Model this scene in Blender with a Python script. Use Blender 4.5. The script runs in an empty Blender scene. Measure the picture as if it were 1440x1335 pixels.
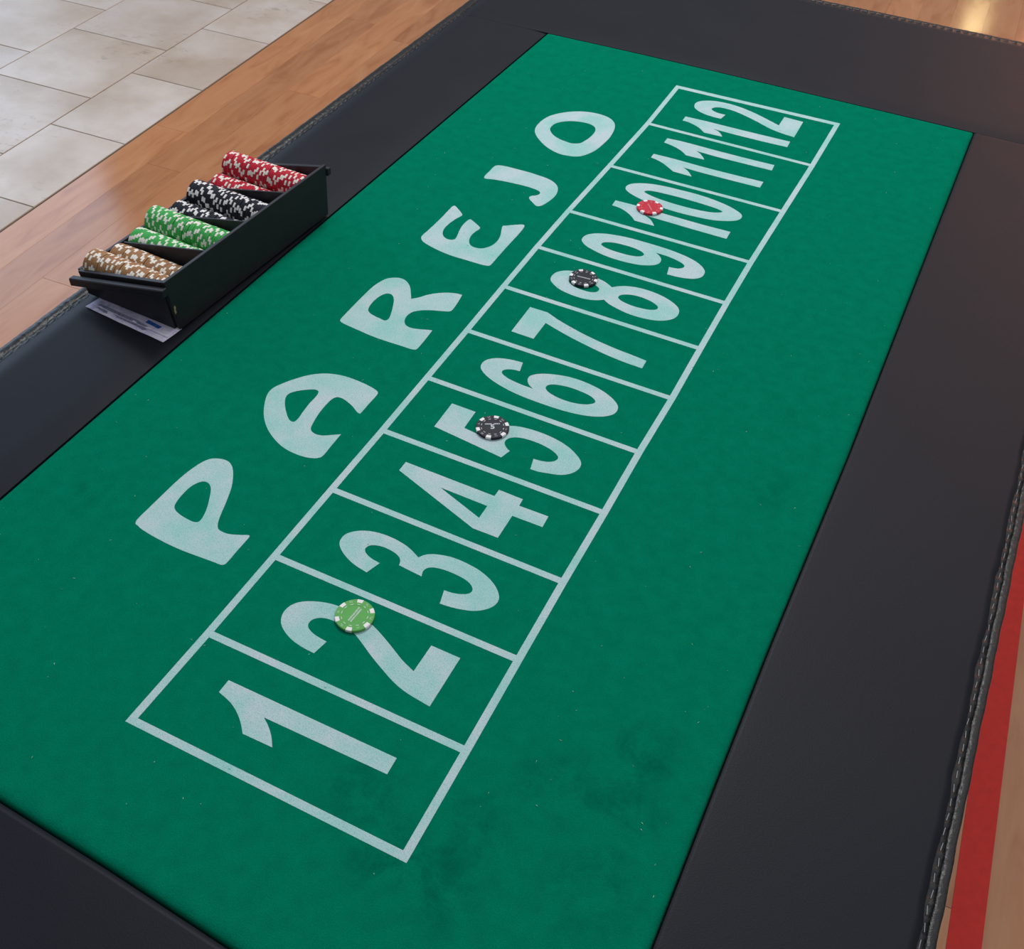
import bpy, bmesh, math, random
from mathutils import Vector, Matrix
from mathutils.geometry import tessellate_polygon

random.seed(7)
scn = bpy.context.scene
COL = scn.collection

# ------------------------------------------------------------------ camera
cam_data = bpy.data.cameras.new('camera')
cam = bpy.data.objects.new('camera', cam_data)
COL.objects.link(cam)
cam_data.sensor_fit = 'HORIZONTAL'
cam_data.sensor_width = 36.0
cam_data.lens = 1505.6 / 1440.0 * 36.0
cam_data.clip_start = 0.01
cam_data.clip_end = 100
_r = Vector((0.89752, 0.43991, 0.03056))
_u = -Vector((0.33236, -0.62928, -0.70253))
_b = -Vector((-0.28982, 0.64069, -0.71100))
cam.matrix_world = Matrix(((_r.x, _u.x, _b.x, 0.51824), (_r.y, _u.y, _b.y, -0.33821),
                           (_r.z, _u.z, _b.z, 0.86729), (0, 0, 0, 1)))
scn.camera = cam

# ------------------------------------------------------------------ world, lights, exposure
world = bpy.data.worlds.new('world')
scn.world = world
world.use_nodes = True
bg = world.node_tree.nodes['Background']
bg.inputs[0].default_value = (0.90, 0.95, 1.0, 1)
bg.inputs[1].default_value = 0.24

def area(name, loc, target, sx, sy, energy, col):
    d = bpy.data.lights.new(name, 'AREA')
    d.shape = 'RECTANGLE'
    d.size, d.size_y, d.energy, d.color = sx, sy, energy, col
    o = bpy.data.objects.new(name, d)
    COL.objects.link(o)
    o.location = loc
    o.rotation_euler = (Vector(target) - Vector(loc)).to_track_quat('-Z', 'Y').to_euler()
    return o

area('ceiling_panel_light', (-0.65, 2.5, 3.0), (-0.1, 1.0, 0.0), 0.9, 0.7, 64, (1.0, 0.98, 0.95))
area('ceiling_wide_light', (2.2, 3.4, 4.6), (2.2, 3.4, 0.0), 8.0, 8.0, 175, (0.98, 0.98, 1.0))
area('window_daylight', (-8.0, 3.5, 2.2), (0.0, 1.0, 0.0), 6.0, 4.0, 210, (0.56, 0.75, 1.0))
area('warm_reflection_light', (2.8, 10.5, 3.0), (0.3, 1.5, 0.0), 4.8, 3.2, 150, (1.0, 0.36, 0.18))  # added unseen warm source, tints what the far padding reflects
_l = bpy.data.lights.new('pendant_lamp_light', 'POINT')
_l.energy, _l.color, _l.shadow_soft_size = 8, (1.0, 0.78, 0.36), 0.12
_o = bpy.data.objects.new('pendant_lamp_light', _l)
COL.objects.link(_o)
_o.location = (0.03, 12.36, 2.2)

vs = scn.view_settings
vs.view_transform = 'Standard'
vs.look = 'None'
vs.exposure = 0.0
vs.gamma = 1.0
vs.use_curve_mapping = False

# ------------------------------------------------------------------ materials
def mat(name, rough=0.6, spec=0.5, color=(0.5, 0.5, 0.5)):
    m = bpy.data.materials.new(name)
    m.use_nodes = True
    nt = m.node_tree
    p = nt.nodes['Principled BSDF']
    p.inputs['Base Color'].default_value = (*color, 1)
    p.inputs['Roughness'].default_value = rough
    p.inputs['Specular IOR Level'].default_value = spec
    return m, nt, p

def nd(nt, kind, **kw):
    n = nt.nodes.new(kind)
    for k, v in kw.items():
        if k in n.inputs:
            n.inputs[k].default_value = v
        else:
            setattr(n, k, v)
    return n

def coords(nt, scale=(1, 1, 1), kind='Object', obj_random=False):
    tc = nd(nt, 'ShaderNodeTexCoord')
    mp = nd(nt, 'ShaderNodeMapping')
    mp.inputs['Scale'].default_value = scale
    nt.links.new(tc.outputs[kind], mp.inputs[0])
    if obj_random:
        oi = nd(nt, 'ShaderNodeObjectInfo')
        cb = nd(nt, 'ShaderNodeVectorMath', operation='MULTIPLY')
        cb.inputs[1].default_value = (37.0, 53.0, 71.0)
        cx = nd(nt, 'ShaderNodeCombineXYZ')
        for i in range(3):
            nt.links.new(oi.outputs['Random'], cx.inputs[i])
        nt.links.new(cx.outputs[0], cb.inputs[0])
        nt.links.new(cb.outputs[0], mp.inputs['Location'])
    return mp

def noise(nt, mp, scale, detail=4, rough=0.55, dist=0.0):
    n = nd(nt, 'ShaderNodeTexNoise')
    n.inputs['Scale'].default_value = scale
    n.inputs['Detail'].default_value = detail
    n.inputs['Roughness'].default_value = rough
    n.inputs['Distortion'].default_value = dist
    nt.links.new(mp.outputs[0], n.inputs['Vector'])
    return n

def ramp(nt, src, stops):
    r = nd(nt, 'ShaderNodeValToRGB')
    e = r.color_ramp.elements
    while len(e) < len(stops):
        e.new(0.5)
    for el, (pos, c) in zip(e, stops):
        el.position = pos
        el.color = (*c, 1) if len(c) == 3 else c
    nt.links.new(src, r.inputs[0])
    return r

def mix(nt, fac, a, b, mode='MIX'):
    m = nd(nt, 'ShaderNodeMix', data_type='RGBA', blend_type=mode)
    for sock, v in ((m.inputs[0], fac), (m.inputs[6], a), (m.inputs[7], b)):
        if hasattr(v, 'is_linked'):
            nt.links.new(v, sock)
        elif isinstance(v, (int, float)):
            sock.default_value = v
        else:
            sock.default_value = (*v, 1)
    return m.outputs[2]

def bump(nt, p, height, strength, dist):
    b = nd(nt, 'ShaderNodeBump')
    b.inputs['Strength'].default_value = strength
    b.inputs['Distance'].default_value = dist
    nt.links.new(height, b.inputs['Height'])
    nt.links.new(b.outputs[0], p.inputs['Normal'])

def plain(name, color, rough=0.5, spec=0.5, bs=0.0, bscale=300, var=0.0, metallic=0.0):
    m, nt, p = mat(name, rough, spec, color)
    p.inputs['Metallic'].default_value = metallic
    mp = coords(nt)
    n = noise(nt, mp, bscale, 3)
    if var:
        lo = tuple(c * (1 - var) for c in color)
        hi = tuple(min(1, c * (1 + var)) for c in color)
        r = ramp(nt, n.outputs[0], [(0.3, lo), (0.7, hi)])
        nt.links.new(r.outputs[0], p.inputs['Base Color'])
    if bs:
        bump(nt, p, n.outputs[0], bs, 0.0006)
    return m

# green baize
FELT, nt, p = mat('green_felt', 0.95, 0.0)
mp = coords(nt)
fine = noise(nt, mp, 900, 2, 0.7)
mid = noise(nt, mp, 55, 4, 0.6)
r1 = ramp(nt, fine.outputs[0], [(0.25, (0.0005, 0.140, 0.078)), (0.75, (0.0012, 0.200, 0.116))])
r2 = ramp(nt, mid.outputs[0], [(0.3, (0.90, 0.90, 0.90)), (0.7, (1.06, 1.06, 1.06))])
c = mix(nt, 1.0, r1.outputs[0], r2.outputs[0], 'MULTIPLY')
# old drink stains, each with its own place and ragged outline
rag = noise(nt, mp, 26, 6, 0.72, 0.4)
blot = ramp(nt, rag.outputs[0], [(0.44, (0, 0, 0)), (0.66, (1, 1, 1))])
for sx, sy, sr, amt in ((0.22, 0.033, 0.060, 0.55), (0.266, -0.009, 0.050, 0.65), (0.319, -0.006, 0.065, 0.7), (0.369, 0.113, 0.055, 0.6), (0.428, 0.179, 0.050, 0.8),
                        (0.436, 0.113, 0.055, 0.7), (0.321, 0.055, 0.05, 0.4), (0.437, 0.558, 0.045, 0.45), (0.418, 0.698, 0.035, 0.4), (-0.235, 0.205, 0.035, 0.45), (0.436, 0.036, 0.06, 0.5)):
    dv_ = nd(nt, 'ShaderNodeVectorMath', operation='DISTANCE')
    nt.links.new(mp.outputs[0], dv_.inputs[0])
    dv_.inputs[1].default_value = (sx, sy, 0)
    mr = nd(nt, 'ShaderNodeMapRange', interpolation_type='SMOOTHSTEP')
    mr.inputs['From Min'].default_value = sr
    mr.inputs['From Max'].default_value = sr * 0.2
    mr.inputs['To Min'].default_value = 0.0
    mr.inputs['To Max'].default_value = amt
    nt.links.new(dv_.outputs['Value'], mr.inputs['Value'])
    ad = nd(nt, 'ShaderNodeMath', operation='MULTIPLY')
    nt.links.new(mr.outputs[0], ad.inputs[0])
    nt.links.new(blot.outputs[0], ad.inputs[1])
    c = mix(nt, ad.outputs[0], c, (0.0005, 0.085, 0.050))
nt.links.new(c, p.inputs['Base Color'])
bump(nt, p, fine.outputs[0], 0.5, 0.0012)

# white paint that the felt shows through a little
PRINT, nt, p = mat('white_felt_print', 0.9, 0.2)
mp = coords(nt)
f1 = noise(nt, mp, 700, 2, 0.7)
f2 = noise(nt, mp, 16, 4, 0.6, 0.3)
r1 = ramp(nt, f2.outputs[0], [(0.36, (0.50, 0.60, 0.64)), (0.64, (0.32, 0.58, 0.56))])
r2 = ramp(nt, f1.outputs[0], [(0.30, (0.62, 0.84, 0.82)), (0.55, (1.0, 1.0, 1.0))])
nt.links.new(mix(nt, 1.0, r1.outputs[0], r2.outputs[0], 'MULTIPLY'), p.inputs['Base Color'])
bump(nt, p, f1.outputs[0], 0.4, 0.0008)

# black vinyl
VINYL, nt, p = mat('black_vinyl', 0.48, 0.14)
mp = coords(nt)
g = nd(nt, 'ShaderNodeTexVoronoi', feature='F1')
g.inputs['Scale'].default_value = 750
nt.links.new(mp.outputs[0], g.inputs['Vector'])
w = noise(nt, mp, 9, 4, 0.6)
r = ramp(nt, w.outputs[0], [(0.3, (0.0085, 0.0105, 0.0165)), (0.7, (0.0105, 0.0125, 0.0190))])
nt.links.new(r.outputs[0], p.inputs['Base Color'])
rr = ramp(nt, w.outputs[0], [(0.3, (0.46, 0.46, 0.46)), (0.7, (0.52, 0.52, 0.52))])
nt.links.new(rr.outputs[0], p.inputs['Roughness'])
bump(nt, p, g.outputs['Distance'], 0.12, 0.0006)

# crinkled glossy edging welt
WELT, nt, p = mat('black_edging', 0.34, 0.35, (0.008, 0.009, 0.011))
mp = coords(nt)
n1 = noise(nt, mp, 130, 4, 0.65, 0.5)
bump(nt, p, n1.outputs[0], 0.30, 0.004)
STAPLE = plain('staple_metal', (0.20, 0.21, 0.225), 0.45, 0.5, metallic=0.7)
BOARD = plain('black_board', (0.012, 0.012, 0.013), 0.6, 0.4, 0.2, 200)

# tray: black painted wood
TRAYM, nt, p = mat('black_painted_wood', 0.50, 0.28)
mp = coords(nt, (1, 1, 1))
n1 = noise(nt, mp, 60, 4, 0.6)
n2 = noise(nt, mp, 34, 6, 0.7, 0.3)
r = ramp(nt, n1.outputs[0], [(0.3, (0.0165, 0.0150, 0.0205)), (0.7, (0.0220, 0.0200, 0.0265))])
wr = ramp(nt, n2.outputs[0], [(0.735, (0, 0, 0)), (0.75, (1, 1, 1))])
nt.links.new(mix(nt, wr.outputs[0], r.outputs[0], (0.30, 0.22, 0.12)), p.inputs['Base Color'])
bump(nt, p, n1.outputs[0], 0.15, 0.001)

# chip plastics
CHIP = {
 'brown': plain('brown_chip_clay', (0.34, 0.175, 0.078), 0.50, 0.25, 0.1, 400, 0.08),
 'green': plain('green_chip_clay', (0.050, 0.390, 0.085), 0.48, 0.25, 0.1, 400, 0.08),
 'pale_green': plain('light_green_chip_clay', (0.110, 0.390, 0.095), 0.55, 0.15, 0.1, 400, 0.05),
 'black': plain('black_chip_clay', (0.019, 0.021, 0.031), 0.50, 0.15, 0.1, 400, 0.1),
 'red': plain('red_chip_clay', (0.50, 0.014, 0.036), 0.48, 0.25, 0.1, 400, 0.08),
}
SPOT = plain('white_chip_spot', (0.80, 0.78, 0.79), 0.5, 0.3, 0.1, 400, 0.03)
CREAM = plain('cream_chip_spot', (0.82, 0.80, 0.74), 0.5, 0.3, 0.1, 400, 0.05)
MARK = plain('pale_chip_print', (0.52, 0.62, 0.56), 0.6, 0.3, 0, 300, 0.1)
MARKR = plain('pink_chip_print', (0.62, 0.22, 0.26), 0.6, 0.3, 0, 300, 0.1)
MARKK = plain('grey_chip_print', (0.48, 0.52, 0.58), 0.6, 0.3, 0, 300, 0.1)

# banknote paper
NOTE, nt, p = mat('lilac_banknote', 0.75, 0.2)
mp = coords(nt)
n1 = noise(nt, mp, 45, 5, 0.65, 0.8)
wv = nd(nt, 'ShaderNodeTexWave', wave_type='RINGS', bands_direction='Y')
wv.inputs['Scale'].default_value = 60
wv.inputs['Distortion'].default_value = 6
nt.links.new(mp.outputs[0], wv.inputs['Vector'])
r = ramp(nt, n1.outputs[0], [(0.34, (0.42, 0.40, 0.60)), (0.48, (0.70, 0.65, 0.88)), (0.62, (0.82, 0.79, 0.92))])
r2 = ramp(nt, wv.outputs['Fac'], [(0.2, (0.86, 0.86, 0.92)), (0.8, (1, 1, 1))])
nt.links.new(mix(nt, 0.6, r.outputs[0], r2.outputs[0], 'MULTIPLY'), p.inputs['Base Color'])
NOTEBLUE = plain('banknote_blue_print', (0.03, 0.12, 0.46), 0.7, 0.2, 0, 250, 0.3)
NOTEGREY = plain('banknote_grey_print', (0.24, 0.25, 0.36), 0.75, 0.2, 0, 420, 0.45)

# wood floor plank, per-plank tint, grain along local Y
WOOD, nt, p = mat('honey_wood_plank', 0.30, 0.4)
mp = coords(nt, (1, 1, 1), obj_random=True)
mg = nd(nt, 'ShaderNodeMapping')
mg.inputs['Scale'].default_value = (11, 2.2, 1)
nt.links.new(mp.outputs[0], mg.inputs[0])
g1 = noise(nt, mg, 1.9, 3, 0.5, 0.9)
mg2 = nd(nt, 'ShaderNodeMapping')
mg2.inputs['Scale'].default_value = (90, 5, 1)
nt.links.new(mp.outputs[0], mg2.inputs[0])
g2 = noise(nt, mg2, 2.0, 4, 0.6)
g3 = noise(nt, mp, 3.0, 3, 0.5)
oi = nd(nt, 'ShaderNodeObjectInfo')
base = ramp(nt, g1.outputs[0], [(0.28, (0.385, 0.150, 0.060)), (0.46, (0.475, 0.206, 0.088)), (0.72, (0.52, 0.248, 0.116))])
tint = ramp(nt, oi.outputs['Random'], [(0.0, (0.88, 0.86, 0.84)), (1.0, (1.10, 1.10, 1.08))])
gr = ramp(nt, g2.outputs[0], [(0.35, (0.88, 0.86, 0.84)), (0.6, (1, 1, 1))])
c = mix(nt, 1.0, base.outputs[0], tint.outputs[0], 'MULTIPLY')
c = mix(nt, 0.3, c, gr.outputs[0], 'MULTIPLY')
nt.links.new(c, p.inputs['Base Color'])
rr = ramp(nt, g3.outputs[0], [(0.3, (0.115, 0.115, 0.115)), (0.7, (0.14, 0.14, 0.14))])
nt.links.new(rr.outputs[0], p.inputs['Roughness'])
bump(nt, p, g2.outputs[0], 0.01, 0.0004)

# travertine tile
TILE, nt, p = mat('travertine_tile', 0.35, 0.4)
mp = coords(nt, (1, 1, 1), obj_random=True)
t1 = noise(nt, mp, 5.0, 7, 0.68, 0.15)
t4 = noise(nt, mp, 2.6, 3, 0.5, 0.2)
ms = nd(nt, 'ShaderNodeMapping')
ms.inputs['Scale'].default_value = (1.0, 1.9, 1)
nt.links.new(mp.outputs[0], ms.inputs[0])
t2 = noise(nt, ms, 26, 7, 0.72, 0.5)
t3 = noise(nt, mp, 3.2, 2, 0.5)
oi = nd(nt, 'ShaderNodeObjectInfo')
base = ramp(nt, t1.outputs[0], [(0.30, (0.55, 0.465, 0.385)), (0.50, (0.63, 0.55, 0.49)), (0.70, (0.68, 0.615, 0.58))])
warm = ramp(nt, t4.outputs[0], [(0.38, (0.78, 0.71, 0.62)), (0.56, (1, 1, 1))])
tint = ramp(nt, oi.outputs['Random'], [(0.0, (0.90, 0.88, 0.86)), (0.5, (1.0, 1.0, 1.0)), (1.0, (1.08, 1.09, 1.09))])
pit = ramp(nt, t2.outputs[0], [(0.30, (0.58, 0.55, 0.53)), (0.44, (1, 1, 1)), (0.62, (1, 1, 1)), (0.74, (1.1, 1.1, 1.08))])
zone = ramp(nt, t3.outputs[0], [(0.50, (0, 0, 0)), (0.60, (1, 1, 1))])
c = mix(nt, 1.0, base.outputs[0], tint.outputs[0], 'MULTIPLY')
c = mix(nt, 0.85, c, warm.outputs[0], 'MULTIPLY')
c2 = mix(nt, 1.0, c, pit.outputs[0], 'MULTIPLY')
c = mix(nt, zone.outputs[0], c, c2)
nt.links.new(c, p.inputs['Base Color'])
GROUT = plain('grout', (0.20, 0.165, 0.135), 0.9, 0.2, 0.3, 300, 0.15)
SUBFLOOR = plain('dark_floor_joint', (0.20, 0.085, 0.040), 0.8, 0.2, 0.2, 200, 0.15)
TAPE = plain('red_floor_tape', (0.60, 0.024, 0.018), 0.45, 0.2, 0.05, 60, 0.08)
LINT = plain('pale_lint', (0.30, 0.52, 0.42), 0.9, 0.1)

# ------------------------------------------------------------------ helpers
def link(name, me, m, parent=None, loc=None, smooth=False):
    o = bpy.data.objects.new(name, me)
    COL.objects.link(o)
    if m is not None and not me.materials:
        for x in (m if isinstance(m, (list, tuple)) else [m]):
            me.materials.append(x)
    if parent is not None:
        o.parent = parent
    if loc is not None:
        o.location = loc
    if smooth:
        me.polygons.foreach_set('use_smooth', [True] * len(me.polygons))
    return o

def bm_mesh(name, bm):
    bmesh.ops.recalc_face_normals(bm, faces=bm.faces)
    me = bpy.data.meshes.new(name)
    bm.to_mesh(me)
    bm.free()
    return me

def tag(o, label=None, cat=None, group=None, kind=None):
    for k, v in (('label', label), ('category', cat), ('group', group), ('kind', kind)):
        if v:
            o[k] = v
    return o

def empty(name, loc=(0, 0, 0), rz=0.0):
    o = bpy.data.objects.new(name, None)
    o.empty_display_size = 0.05
    COL.objects.link(o)
    o.location = loc
    o.rotation_euler = (0, 0, rz)
    return o

def add_box(bm, x0, x1, y0, y1, z0, z1, bev=0.0):
    vs_ = [bm.verts.new((x, y, z)) for z in (z0, z1) for y in (y0, y1) for x in (x0, x1)]
    fs = [(0, 1, 3, 2), (4, 6, 7, 5), (0, 4, 5, 1), (2, 3, 7, 6), (0, 2, 6, 4), (1, 5, 7, 3)]
    faces = [bm.faces.new([vs_[i] for i in f]) for f in fs]
    if bev:
        es = list({e for f in faces for e in f.edges})
        bmesh.ops.bevel(bm, geom=es, offset=bev, segments=2, affect='EDGES', profile=0.5)

def box_obj(name, dims, m, parent=None, bev=0.0):
    bm = bmesh.new()
    add_box(bm, *dims, bev)
    return link(name, bm_mesh(name, bm), m, parent)

def prism(bm, pts, axis_pts):
    """extrude the closed polygon (list of 3D points) to the matching polygon axis_pts"""
    a = [bm.verts.new(q) for q in pts]
    b = [bm.verts.new(q) for q in axis_pts]
    n = len(a)
    bm.faces.new(a[::-1])
    bm.faces.new(b)
    for i in range(n):
        bm.faces.new((a[i], a[(i + 1) % n], b[(i + 1) % n], b[i]))

def spline(loop, seg=6):
    """closed Catmull-Rom through the points; a third value marks a sharp corner"""
    n = len(loop)
    out = []
    for i in range(n):
        p0, p1, p2, p3 = loop[i - 1], loop[i], loop[(i + 1) % n], loop[(i + 2) % n]
        c1, c2 = len(p1) > 2, len(p2) > 2
        P1, P2 = Vector(p1[:2]), Vector(p2[:2])
        d = (P2 - P1).length
        def tang(a, b, cc):
            v = Vector(cc[:2]) - Vector(a[:2])
            s = (Vector(b[:2]) - Vector(a[:2])).length + (Vector(cc[:2]) - Vector(b[:2])).length
            return v / max(s, 1e-9) * d
        if c1 and c2:
            out.append(P1)
            continue
        m1 = (P2 - P1) if c1 else tang(p0, p1, p2)
        m2 = (P2 - P1) if c2 else tang(p1, p2, p3)
        for k in range(seg):
            t = k / seg
            t2, t3 = t * t, t * t * t
            out.append((2 * t3 - 3 * t2 + 1) * P1 + (t3 - 2 * t2 + t) * m1 + (-2 * t3 + 3 * t2) * P2 + (t3 - t2) * m2)
    return out

def flat_shape(name, loops, z0, z1, m, parent):
    """thin raised print: outline with holes, metres"""
    bm = bmesh.new()
    pl = [[Vector((q.x, q.y, 0)) for q in lp] for lp in loops]
    flat = [q for lp in pl for q in lp]
    top = [bm.verts.new((q.x, q.y, z1)) for q in flat]
    for tri in tessellate_polygon(pl):
        try:
            bm.faces.new([top[i] for i in tri])
        except ValueError:
            pass
    low = [bm.verts.new((q.x, q.y, z0)) for q in flat]
    k = 0
    for lp in pl:
        n = len(lp)
        for i in range(n):
            a, b = k + i, k + (i + 1) % n
            bm.faces.new((top[a], top[b], low[b], low[a]))
        k += n
    bm.normal_update()
    me = bpy.data.meshes.new(name)
    for f in bm.faces:
        if abs(f.normal.z) > 0.9 and f.normal.z < 0:
            f.normal_flip()
    bm.to_mesh(me)
    bm.free()
    return link(name, me, m, parent)

FLOOR_Z = -0.80

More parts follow.
